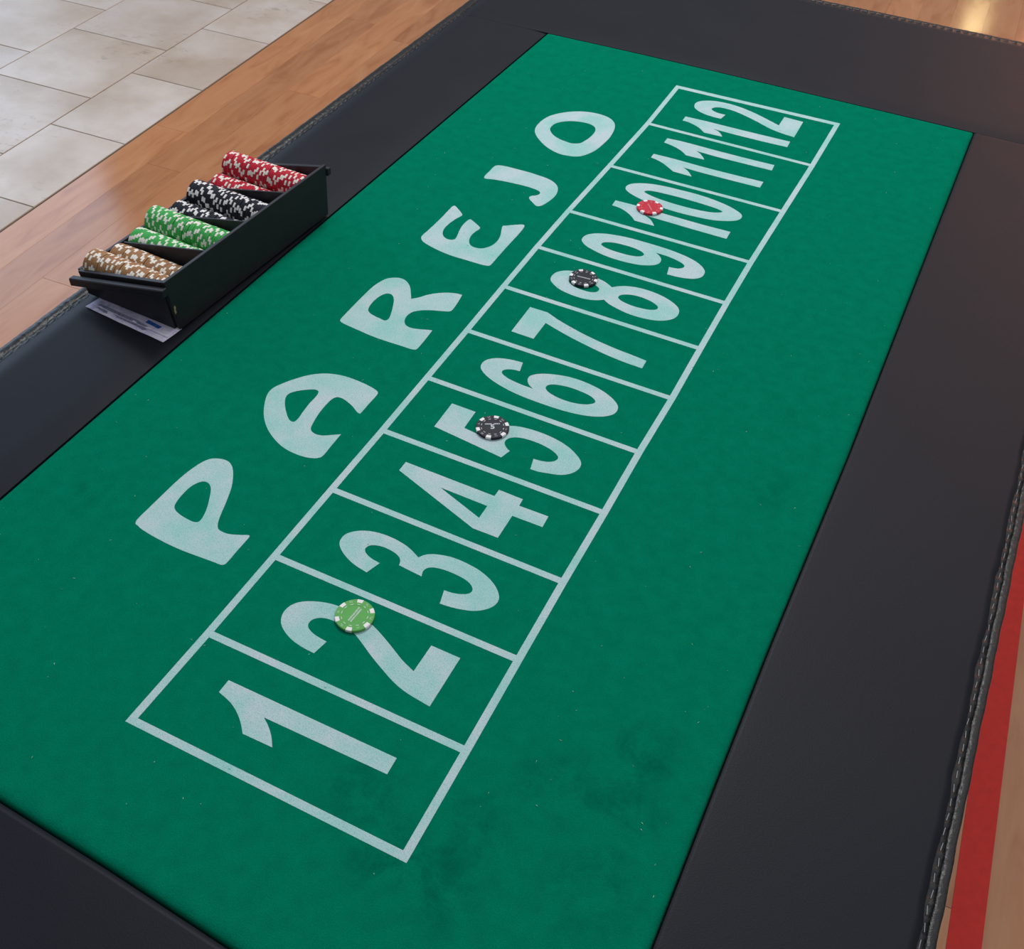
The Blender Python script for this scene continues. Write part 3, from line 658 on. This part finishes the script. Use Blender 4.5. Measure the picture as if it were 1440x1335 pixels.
pad('padded_rail', XL, FELT_L, FELT_N, FELT_F, (0.030, 0.050, 0.012, 0.010), (0.0070, 0.0025, 0.004, 0.003), 'black vinyl padding on the side with the chip tray', ('x0',))
pad('padded_rail', FELT_R, XR, FELT_N, FELT_F, (0.004, 0.008, 0.012, 0.010), (0.0010, 0.0050, 0.004, 0.003), 'black vinyl padding on the side with the red tape', ('x1',))
pad('padded_rail', XL, XR, up(FELT_F, 0.001), YF, (0.028, 0.026, 0.045, 0.024), (0.007, 0.006, 0.003, 0.0055), 'wide black vinyl padding at the far end', ('y1',))
pad('padded_rail', XL, XR, YN, up(FELT_N, -0.001), (0.028, 0.026, 0.03, 0.006), (0.007, 0.006, 0.007, 0.003), 'wide black vinyl padding at the near end', ())
# black backing in the joints round the felt
bm = bmesh.new()
add_box(bm, XL - 0.018, XR + 0.012, YN - 0.016, YF + 0.014, -0.040, -0.018)
tpart('table_board', bm_mesh('table_board', bm), BOARD)
# wedge of padding that closes the slanted near edge of the felt
# --- edging strips with welt and staples
def edging(name, p0, p1, out, width, label, lift=0.0):
    """strip along p0-p1 (2D), 'out' is the outward unit vector"""
    p0, p1, out = Vector(p0), Vector(p1), Vector(out)
    L = (p1 - p0).length
    dirv = (p1 - p0).normalized()
    n = int(L / 0.0032)
    prof = [(-0.008, -0.0075), (0.0, -0.0080), (0.0030, -0.0086), (0.0062, -0.0080)]
    cr = (width - 0.0062) / 2
    cc = 0.0062 + cr
    for k in range(0, 9):
        a = math.pi - k / 8 * math.pi * 1.15
        prof.append((cc + cr * math.cos(a), -0.0100 + cr * 0.42 * math.sin(a)))
    prof.append((width, -0.020))
    rnd = random.Random(int(L * 1000))
    jit = [rnd.uniform(-1, 1) for _ in range(n + 3)]
    bm = bmesh.new()
    rows_ = []
    for i in range(n + 1):
        s = L * i / n
        ph = (s / 0.0155) % 1.0
        ridge = math.exp(-((ph - 0.0) / 0.13) ** 2) + math.exp(-((ph - 1.0) / 0.13) ** 2)
        wob = 0.0008 * math.sin(s * 2 * math.pi / 0.043) + 0.0009 * math.sin(s * 2 * math.pi / 0.117 + 1)
        row = []
        for k, (o_, z) in enumerate(prof):
            q2 = p0 + dirv * s + out * (o_ + (wob if k < 3 else wob * 0.3))
            dz = 0.0
            if 1 <= k <= 3:
                dz = ridge * 0.0021 + jit[i] * 0.00035
            elif k < len(prof) - 2:
                dz = jit[i] * 0.0003
            row.append(bm.verts.new((q2.x, q2.y, z + dz + (lift if k < len(prof) - 1 else 0))))
        rows_.append(row)
    for a, b in zip(rows_, rows_[1:]):
        for i in range(len(a) - 1):
            bm.faces.new((a[i], a[i + 1], b[i + 1], b[i]))
    o = tpart(name, bm_mesh(name, bm), WELT, smooth=True)
    o['label'] = label
    return o
e_r = edging('edging', (XR, YN), (XR, YF), (1, 0), 0.0158, 'stapled black edging on the side with the red tape')
e_l = edging('edging', (XL, YF), (XL, YN), (-1, 0), 0.0235, 'stapled black edging on the side with the chip tray')
e_f = edging('edging', (XR, YF), (XL, YF), (0, 1), 0.0180, 'stapled black edging at the far end', 0.0045)
e_n = edging('edging', (XL, YN), (XR, YN), (0, -1), 0.0180, 'stapled black edging at the near end')
def staple_mesh():
    bm = bmesh.new()
    pts = [(-0.0045, 0, -0.0012), (-0.0045, 0, 0.0), (-0.0040, 0, 0.0005), (0.0040, 0, 0.0005), (0.0045, 0, 0.0), (0.0045, 0, -0.0012)]
    prev = None
    for x, y, z in pts:
        r_ = 0.00032
        ring = [bm.verts.new((x + (dz * 0.5 if abs(x) > 0.0044 else 0), y + dy, z + (0 if abs(x) > 0.0044 else dz))) for dy, dz in ((-r_, -r_ * 0.6), (r_, -r_ * 0.6), (r_, r_ * 0.6), (-r_, r_ * 0.6))]
        if prev:
            for i in range(4):
                bm.faces.new((prev[i], prev[(i + 1) % 4], ring[(i + 1) % 4], ring[i]))
        prev = ring
    return bm_mesh('staple', bm)
ST = staple_mesh()
ST.materials.append(STAPLE)
def staples(edge, p0, p1, out, lift=0.0):
    p0, p1, out = Vector(p0), Vector(p1), Vector(out)
    d = (p1 - p0)
    n = int(d.length / 0.0155)
    ang = math.atan2(d.y, d.x)
    for k in range(n):
        q2 = p0 + d.normalized() * (0.0155 * (k + 0.5)) + out * (0.0031 + random.uniform(-0.0006, 0.0006))
        o = bpy.data.objects.new('staple', ST)
        COL.objects.link(o)
        o.parent = edge
        o.location = (q2.x, q2.y, -0.0080 + lift)
        o.rotation_euler = (0, random.uniform(-0.05, 0.05), ang + random.uniform(-0.14, 0.14))
staples(e_r, (XR, YN + 0.0155 * 38), (XR, YN + 0.0155 * 92), (1, 0))
staples(e_l, (XL, YF - 0.0155 * 27), (XL, YF - 0.0155 * 110), (-1, 0))
staples(e_f, (XR - 0.0155 * 6, YF), (XR - 0.0155 * 44, YF), (0, 1), 0.0045)
# --- apron and legs under the top
for nm, dims in (('apron', (XL + 0.02, XR - 0.03, YN + 0.02, YN + 0.04, -0.16, -0.041)), ('apron', (XL + 0.02, XR - 0.03, YF - 0.04, YF - 0.02, -0.16, -0.041)),
                 ('apron', (XL + 0.02, XL + 0.04, YN + 0.041, YF - 0.041, -0.16, -0.041)), ('apron', (XR - 0.05, XR - 0.03, YN + 0.041, YF - 0.041, -0.16, -0.041))):
    bm = bmesh.new()
    add_box(bm, *dims, 0.002)
    tpart(nm, bm_mesh(nm, bm), BOARD)
for lx in (XL + 0.085, XR - 0.095):
    for ly in (YN + 0.09, YF - 0.09):
        bm = bmesh.new()
        prism(bm, [(lx - 0.03, ly - 0.03, FLOOR_Z + 0.001), (lx + 0.03, ly - 0.03, FLOOR_Z + 0.001), (lx + 0.03, ly + 0.03, FLOOR_Z + 0.001), (lx - 0.03, ly + 0.03, FLOOR_Z + 0.001)],
              [(lx - 0.042, ly - 0.042, -0.041), (lx + 0.042, ly - 0.042, -0.041), (lx + 0.042, ly + 0.042, -0.041), (lx - 0.042, ly + 0.042, -0.041)])
        tpart('leg', bm_mesh('leg', bm), BOARD)

# ------------------------------------------------------------------ chip tray
TA = math.atan2(0.0152, 0.324)
TRAY_M = Matrix.Translation((-0.330, 0.479, 0.0026)) @ Matrix.Rotation(-TA, 4, 'Z')
# local: x = -v (towards the back is negative x), y = u along the tray, z up
tray = empty('chip_tray', (-0.330, 0.479, 0.0026), -TA)
tag(tray, 'black wooden chip tray with four slots on the left padding', 'tray')
def topz(v):
    return 0.0765 - 0.0395 * v / 0.157
def slab(name, outline_vw, u0, u1, u0t=None, u1t=None, bev=0.0006):
    """board across the tray: (v, w) outline from u0 to u1; optional lean of the top edge"""
    bm = bmesh.new()
    def lean(w, ub, ut):
        return ub if ut is None else ub + (ut - ub) * min(1.0, max(0.0, w / 0.05))
    prism(bm, [(-v, lean(w, u0, u0t), w) for v, w in outline_vw], [(-v, lean(w, u1, u1t), w) for v, w in outline_vw])
    if bev:
        bmesh.ops.bevel(bm, geom=list(bm.edges), offset=bev, segments=1, affect='EDGES')
    return link(name, bm_mesh(name, bm), TRAYM, tray)
slab('tray_floor', [(0.006, 0.0), (0.156, 0.0), (0.156, 0.005), (0.006, 0.005)], 0.005, 0.319)
slab('front_wall', [(0.0, -0.0016), (0.006, -0.0016), (0.006, 0.0755), (0.0, 0.0770)], 0.0, 0.324, -0.010, 0.330)
slab('back_wall', [(0.1565, 0.0), (0.1625, 0.0), (0.1645, 0.0350), (0.1585, 0.0362)], 0.001, 0.322, -0.004, 0.325)
endp = [(0.0065, 0.0), (0.156, 0.0), (0.158, topz(0.158)), (0.0065, topz(0.0065))]
slab('end_wall', [(v, -0.0012 if w == 0.0 else w) for v, w in endp], -0.0035, 0.0020, -0.0095, -0.0030)
slab('end_wall', endp, 0.3190, 0.324, 0.3220, 0.3285)
dv = [(0.0065, 0.0052), (0.156, 0.0052), (0.156, topz(0.156) - 0.001), (0.0065, topz(0.0065) - 0.001)]
for u in (0.075, 0.156, 0.2425):
    slab('divider', dv, u - 0.0016, u + 0.0016)
mo = [(-0.003, topz(-0.003) - 0.0180), (0.167, topz(0.167) - 0.0180), (0.167, topz(0.167) - 0.0060), (-0.003, topz(-0.003) - 0.0060)]
slab('moulding', mo, -0.0190, -0.0095, None, None, 0.0012)
slab('moulding', mo, 0.3290, 0.3370, None, None, 0.0012)
for u in (0.012, 0.312):
    for v in (0.014, 0.146):
        bm = bmesh.new()
        bmesh.ops.create_cone(bm, cap_ends=True, segments=12, radius1=0.006, radius2=0.006, depth=0.0022, matrix=Matrix.Translation((-v, u, -0.0012)))
        link('foot', bm_mesh('foot', bm), BOARD, tray)

bm = bmesh.new()
pts = [(0.0005, 0.036), (0.0025, 0.0375), (0.0036, 0.0335), (0.0022, 0.030), (0.0032, 0.0265), (0.0006, 0.0245), (-0.0002, 0.0295)]
top = [bm.verts.new((0.00025, u - 0.0035, w_)) for u, w_ in pts]
low = [bm.verts.new((-0.0003, u - 0.0035, w_)) for u, w_ in pts]
bm.faces.new(top)
for i in range(len(top)):
    bm.faces.new((top[i], top[(i + 1) % len(top)], low[(i + 1) % len(top)], low[i]))
o = link('bare_wood_chip', bm_mesh('bare_wood_chip', bm), plain('bare_wood', (0.34, 0.27, 0.15), 0.6, 0.3, 0, 300, 0.3), tray)
o['label'] = 'chipped paint showing bare wood'

# ------------------------------------------------------------------ poker chips
R_, T_ = 0.0199, 0.0033
def rack_chip(name, body, spot):
    """one chip, axis along x, white sections wrap the edge"""
    N = 36
    prof = [(0.0, -T_ / 2), (R_ - 0.0042, -T_ / 2), (R_ - 0.0005, -T_ / 2), (R_, -T_ / 2 + 0.0005), (R_, T_ / 2 - 0.0005), (R_ - 0.0005, T_ / 2), (R_ - 0.0042, T_ / 2), (0.0, T_ / 2)]
    bm = bmesh.new()
    rings_ = []
    for r_, x in prof:
        if r_ == 0:
            rings_.append([bm.verts.new((x, 0, 0))])
        else:
            rings_.append([bm.verts.new((x, r_ * math.cos(2 * math.pi * k / N), r_ * math.sin(2 * math.pi * k / N))) for k in range(N)])
    for ri, (a, b) in enumerate(zip(rings_, rings_[1:])):
        for k in range(N):
            j = (k + 1) % N
            if len(a) == 1:
                f = bm.faces.new((a[0], b[j], b[k]))
            elif len(b) == 1:
                f = bm.faces.new((a[k], a[j], b[0]))
            else:
                f = bm.faces.new((a[k], a[j], b[j], b[k]))
                if 1 <= ri <= 5 and k % 6 in (0, 1):
                    f.material_index = 1
    me = bm_mesh(name, bm)
    me.materials.append(body)
    me.materials.append(spot)
    return me
rack = {c_: rack_chip(c_ + '_poker_chip', CHIP[c_], CREAM if c_ != 'black' else SPOT) for c_ in ('brown', 'green', 'black', 'red')}
ROWS = [('brown', 0.0165, 0.0370, 'upper brown row', 0.1530), ('brown', 0.0535, 0.0262, 'lower brown row', 0.1480),
        ('green', 0.0968, 0.0262, 'lower green row', 0.1530), ('green', 0.1343, 0.0400, 'upper green row', 0.1540),
        ('black', 0.1778, 0.0262, 'lower black row', 0.1530), ('black', 0.2198, 0.0380, 'upper black row', 0.1540),
        ('red', 0.2645, 0.0262, 'lower red row', 0.1530), ('red', 0.2988, 0.0465, 'upper red row', 0.1540)]
for colr, u, w, where, vend in ROWS:
    n = int((vend - 0.0075) / 0.00342)
    gaps = {random.randrange(4, n - 3) for _ in range(4)}
    x = -vend + T_ / 2
    lean = random.uniform(-0.05, 0.05)
    step = (vend - 0.0075 - T_ - 0.0010 * len(gaps)) / (n - 1)
    for k in range(n):
        if k in gaps:
            x += 0.0010
            lean = random.uniform(-0.03, 0.03)
        o = bpy.data.objects.new(colr + '_poker_chip', rack[colr])
        COL.objects.link(o)
        loc = Matrix.Translation((x, u + random.uniform(-0.0003, 0.0003), w + random.uniform(-0.0002, 0.0004)))
        o.matrix_world = TRAY_M @ loc @ Matrix.Rotation(lean * 0.3, 4, 'Y') @ Matrix.Rotation(random.choice((0, 0, 0.05, -0.05)) * 0.3, 4, 'Z') @ Matrix.Rotation(random.uniform(0, 2 * math.pi), 4, 'X')
        if k == 0:
            tag(o, '%s poker chip at the open back end of the tray\'s %s' % (colr, where), 'poker chip', 'chips in the %s of the tray' % where)
        else:
            tag(o, '%s poker chip with white edge spots standing in the tray\'s %s' % (colr, where), 'poker chip', 'chips in the %s of the tray' % where)
        x += step

# --- chips lying on the felt
def lathe_body():
    N = 64
    bm = bmesh.new()
    prof = [(0.0, 0.0), (R_ - 0.0005, 0.0), (R_, 0.0005), (R_, T_ - 0.0005), (R_ - 0.0005, T_), (0.0124, T_), (0.0121, T_ - 0.00015), (0.0, T_ - 0.00015)]
    rings_ = []
    for r_, z in prof:
        rings_.append([bm.verts.new((0, 0, z))] if r_ == 0 else [bm.verts.new((r_ * math.cos(2 * math.pi * k / N), r_ * math.sin(2 * math.pi * k / N), z)) for k in range(N)])
    for a, b in zip(rings_, rings_[1:]):
        for k in range(N):
            j = (k + 1) % N
            if len(a) == 1:
                bm.faces.new((a[0], b[j], b[k]))
            elif len(b) == 1:
                bm.faces.new((a[k], a[j], b[0]))
            else:
                bm.faces.new((a[k], a[j], b[j], b[k]))
    return bm_mesh('chip_body', bm)
def spot_mesh():
    bm = bmesh.new()
    e = 0.00012
    prof = [(R_ - 0.0043, T_ - 0.0002), (R_ - 0.0043, T_ + e), (R_ - 0.0005, T_ + e), (R_ + e, T_ - 0.0005), (R_ + e, 0.0004), (R_ - 0.0008, 0.0003)]
    rows_ = []
    h = math.radians(9.5)
    for k in range(5):
        a = -h + 2 * h * k / 4
        rows_.append([bm.verts.new((r_ * math.cos(a), r_ * math.sin(a), z)) for r_, z in prof])
    for a, b in zip(rows_, rows_[1:]):
        for i in range(len(prof) - 1):
            bm.faces.new((a[i], b[i], b[i + 1], a[i + 1]))
    bm.faces.new(rows_[0])
    bm.faces.new(rows_[-1][::-1])
    me = bm_mesh('edge_spot', bm)
    me.materials.append(SPOT)
    return me
SPOT_ME = spot_mesh()
def bars(bm, items, z):
    """small flat marks: (x, y, length, width, angle)"""
    for x, y, l, w_, a in items:
        ca, sa = math.cos(a), math.sin(a)
        q4 = [(x + ca * i * l / 2 - sa * j * w_ / 2, y + sa * i * l / 2 + ca * j * w_ / 2) for i, j in ((-1, -1), (1, -1), (1, 1), (-1, 1))]
        t_ = [bm.verts.new((px, py, z + 0.00012)) for px, py in q4]
        b_ = [bm.verts.new((px, py, z - 0.00005)) for px, py in q4]
        bm.faces.new(t_)
        for i in range(4):
            bm.faces.new((t_[i], t_[(i + 1) % 4], b_[(i + 1) % 4], b_[i]))
def table_chip(name, body, mark, loc, spot_deg, label, text_deg, five=False, two=False):
    rt = empty(name, (loc[0], loc[1], 0.0006))
    tag(rt, label, 'poker chip')
    link('chip_body', lathe_body(), body, rt)
    for k in range(6):
        o = bpy.data.objects.new('edge_spot', SPOT_ME)
        COL.objects.link(o)
        o.parent = rt
        o.rotation_euler = (0, 0, math.radians(spot_deg + 60 * k))
    bm = bmesh.new()
    for k in range(12):
        a = math.radians(spot_deg + 30 * k)
        bars(bm, [(0.0134 * math.cos(a), 0.0134 * math.sin(a), 0.0008, 0.0030, a)], T_)
    d = link('dash_ring', bm_mesh('dash_ring', bm), mark, rt)
    d['label'] = 'ring of twelve pale dashes'
    rnd = random.Random(name + str(loc))
    bm = bmesh.new()
    for k in range(6):
        a = math.radians(spot_deg + 30 + 60 * k)
        for s_ in (-1, 0, 1):
            for q_ in range(rnd.choice((1, 2))):
                aa = a + s_ * 0.07
                rr_ = 0.0172 + (q_ - 0.5) * 0.0014
                bars(bm, [(rr_ * math.cos(aa), rr_ * math.sin(aa), 0.0010, 0.0005, aa)], T_)
    link('rim_marks', bm_mesh('rim_marks', bm), mark, rt)
    # blurred line of tiny lettering across the middle
    bm = bmesh.new()
    a = math.radians(text_deg)
    ax, ay = Vector((math.cos(a), math.sin(a))), Vector((-math.sin(a), math.cos(a)))
    lines = [0.0014, -0.0014] if two else [0.0048 if five else 0.0]
    for off in lines:
        x = -0.0088
        while x < 0.0088:
            w_ = rnd.uniform(0.0007, 0.0013)
            if not (five and abs(x) < 0.0011):
                c_ = ax * (x + w_ / 2) + ay * off
                bars(bm, [(c_.x, c_.y, 0.0020 if not two else 0.0018, w_ * 0.85, a + math.pi / 2)], T_ - 0.00015)
                if rnd.random() < 0.6:
                    c_ = c_ + ay * rnd.choice((-0.0007, 0.0007, 0.0))
                    bars(bm, [(c_.x, c_.y, w_ * 1.3, 0.0005, a)], T_ - 0.00013)
            x += w_ + 0.00035
    link('lettering', bm_mesh('lettering', bm), mark, rt)
    if five:
        cu = bpy.data.curves.new('five', 'FONT')
        cu.body = '5'
        cu.size = 0.0105
        cu.align_x = 'CENTER'
        cu.align_y = 'CENTER'
        cu.extrude = 0.0001
        cu.offset = 0.0004
        tmp = bpy.data.objects.new('five', cu)
        COL.objects.link(tmp)
        me = bpy.data.meshes.new_from_object(tmp.evaluated_get(bpy.context.evaluated_depsgraph_get()))
        bpy.data.objects.remove(tmp)
        bpy.data.curves.remove(cu)
        me.materials.clear()
        o = link('printed_number', me, mark, rt)
        o['label'] = 'pale number 5'
        c_ = ay * (-0.0006)
        o.location = (c_.x, c_.y, T_)
        o.rotation_euler = (0, 0, a)
    return rt
table_chip('green_poker_chip', CHIP['pale_green'], MARK, (0.1140, 0.1894), 43.5, 'light green poker chip lying on the printed number 2', 86, two=True)
table_chip('black_poker_chip', CHIP['black'], MARKK, (0.1107, 0.5008), 41.5, 'black poker chip marked 5 lying on the printed number 5', 30, five=True)
table_chip('black_poker_chip', CHIP['black'], MARKK, (0.0847, 0.8325), 5.0, 'black poker chip lying on the printed number 8', 5)
table_chip('red_poker_chip', CHIP['red'], MARKR, (0.0999, 1.0509), 13.0, 'red poker chip lying on the printed number 10', -52)

# ------------------------------------------------------------------ banknotes under the tray
def banknote(name, corner, ang, length, depth, z, label, curl, seed):
    rnd = random.Random(seed)
    rt = empty(name, (corner[0], corner[1], z), ang)
    tag(rt, label, 'banknote', None)
    nx, ny = 24, 12
    bm = bmesh.new()
    def hz(x, y):
        lift = max(0.0, 1 - y / 0.020)
        return curl * lift * lift * (0.6 + 0.4 * math.sin(x * 55 + seed)) + 0.0002 * math.sin(x * 170 + seed)* lift
    vt = [[bm.verts.new((length * i / nx, depth * j / ny, hz(length * i / nx, depth * j / ny) + 0.0003)) for i in range(nx + 1)] for j in range(ny + 1)]
    vb = [[bm.verts.new((v.co.x, v.co.y, v.co.z - 0.0003)) for v in row] for row in vt]
    for j in range(ny):
        for i in range(nx):
            bm.faces.new((vt[j][i], vt[j][i + 1], vt[j + 1][i + 1], vt[j + 1][i]))
            bm.faces.new((vb[j][i], vb[j + 1][i], vb[j + 1][i + 1], vb[j][i + 1]))
    for row_t, row_b in ((vt[0], vb[0]), (vt[-1], vb[-1]), ([r[0] for r in vt], [r[0] for r in vb]), ([r[-1] for r in vt], [r[-1] for r in vb])):
        for i in range(len(row_t) - 1):
            bm.faces.new((row_t[i], row_b[i], row_b[i + 1], row_t[i + 1]))
    link('paper', bm_mesh('paper', bm), NOTE, rt, smooth=True)
    def patch(nm, m, pts):
        bm = bmesh.new()
        loop = [Vector(q) for q in pts]
        top = [bm.verts.new((q.x, q.y, hz(q.x, q.y) + 0.00042)) for q in loop]
        bm.faces.new(top)
        low = [bm.verts.new((q.x, q.y, hz(q.x, q.y) + 0.00028)) for q in loop]
        for i in range(len(top)):
            bm.faces.new((top[i], top[(i + 1) % len(top)], low[(i + 1) % len(top)], low[i]))
        link(nm, bm_mesh(nm, bm), m, rt)
    return rt, patch
n1_, patch1 = banknote('banknote', (-0.4705, 0.4592), math.atan2(-0.012, 0.139), 0.1375, 0.034, 0.0002, 'lilac banknote sticking out from under the tray, lowest of the two', 0.0007, 1)
patch1('print_band', NOTEGREY, [(0.012, 0.0065), (0.030, 0.0040), (0.055, 0.0058), (0.085, 0.0060), (0.098, 0.0045), (0.104, 0.0080), (0.090, 0.0105), (0.060, 0.0102), (0.035, 0.0108), (0.018, 0.0105)])
n2_, patch2 = banknote('banknote', (-0.4660, 0.4672), math.atan2(-0.0105, 0.136), 0.1315, 0.030, 0.0011, 'lilac banknote with a blue mark on top of the other one under the tray', 0.0005, 2)
patch2('blue_mark', NOTEBLUE, [(0.086, 0.0085), (0.110, 0.0072), (0.111, 0.0130), (0.086, 0.0145)])
patch2('print_band', NOTEGREY, [(0.006, 0.0030), (0.030, 0.0008), (0.060, 0.0006), (0.092, 0.0008), (0.096, 0.0035), (0.075, 0.0062), (0.040, 0.0058), (0.012, 0.0066)])
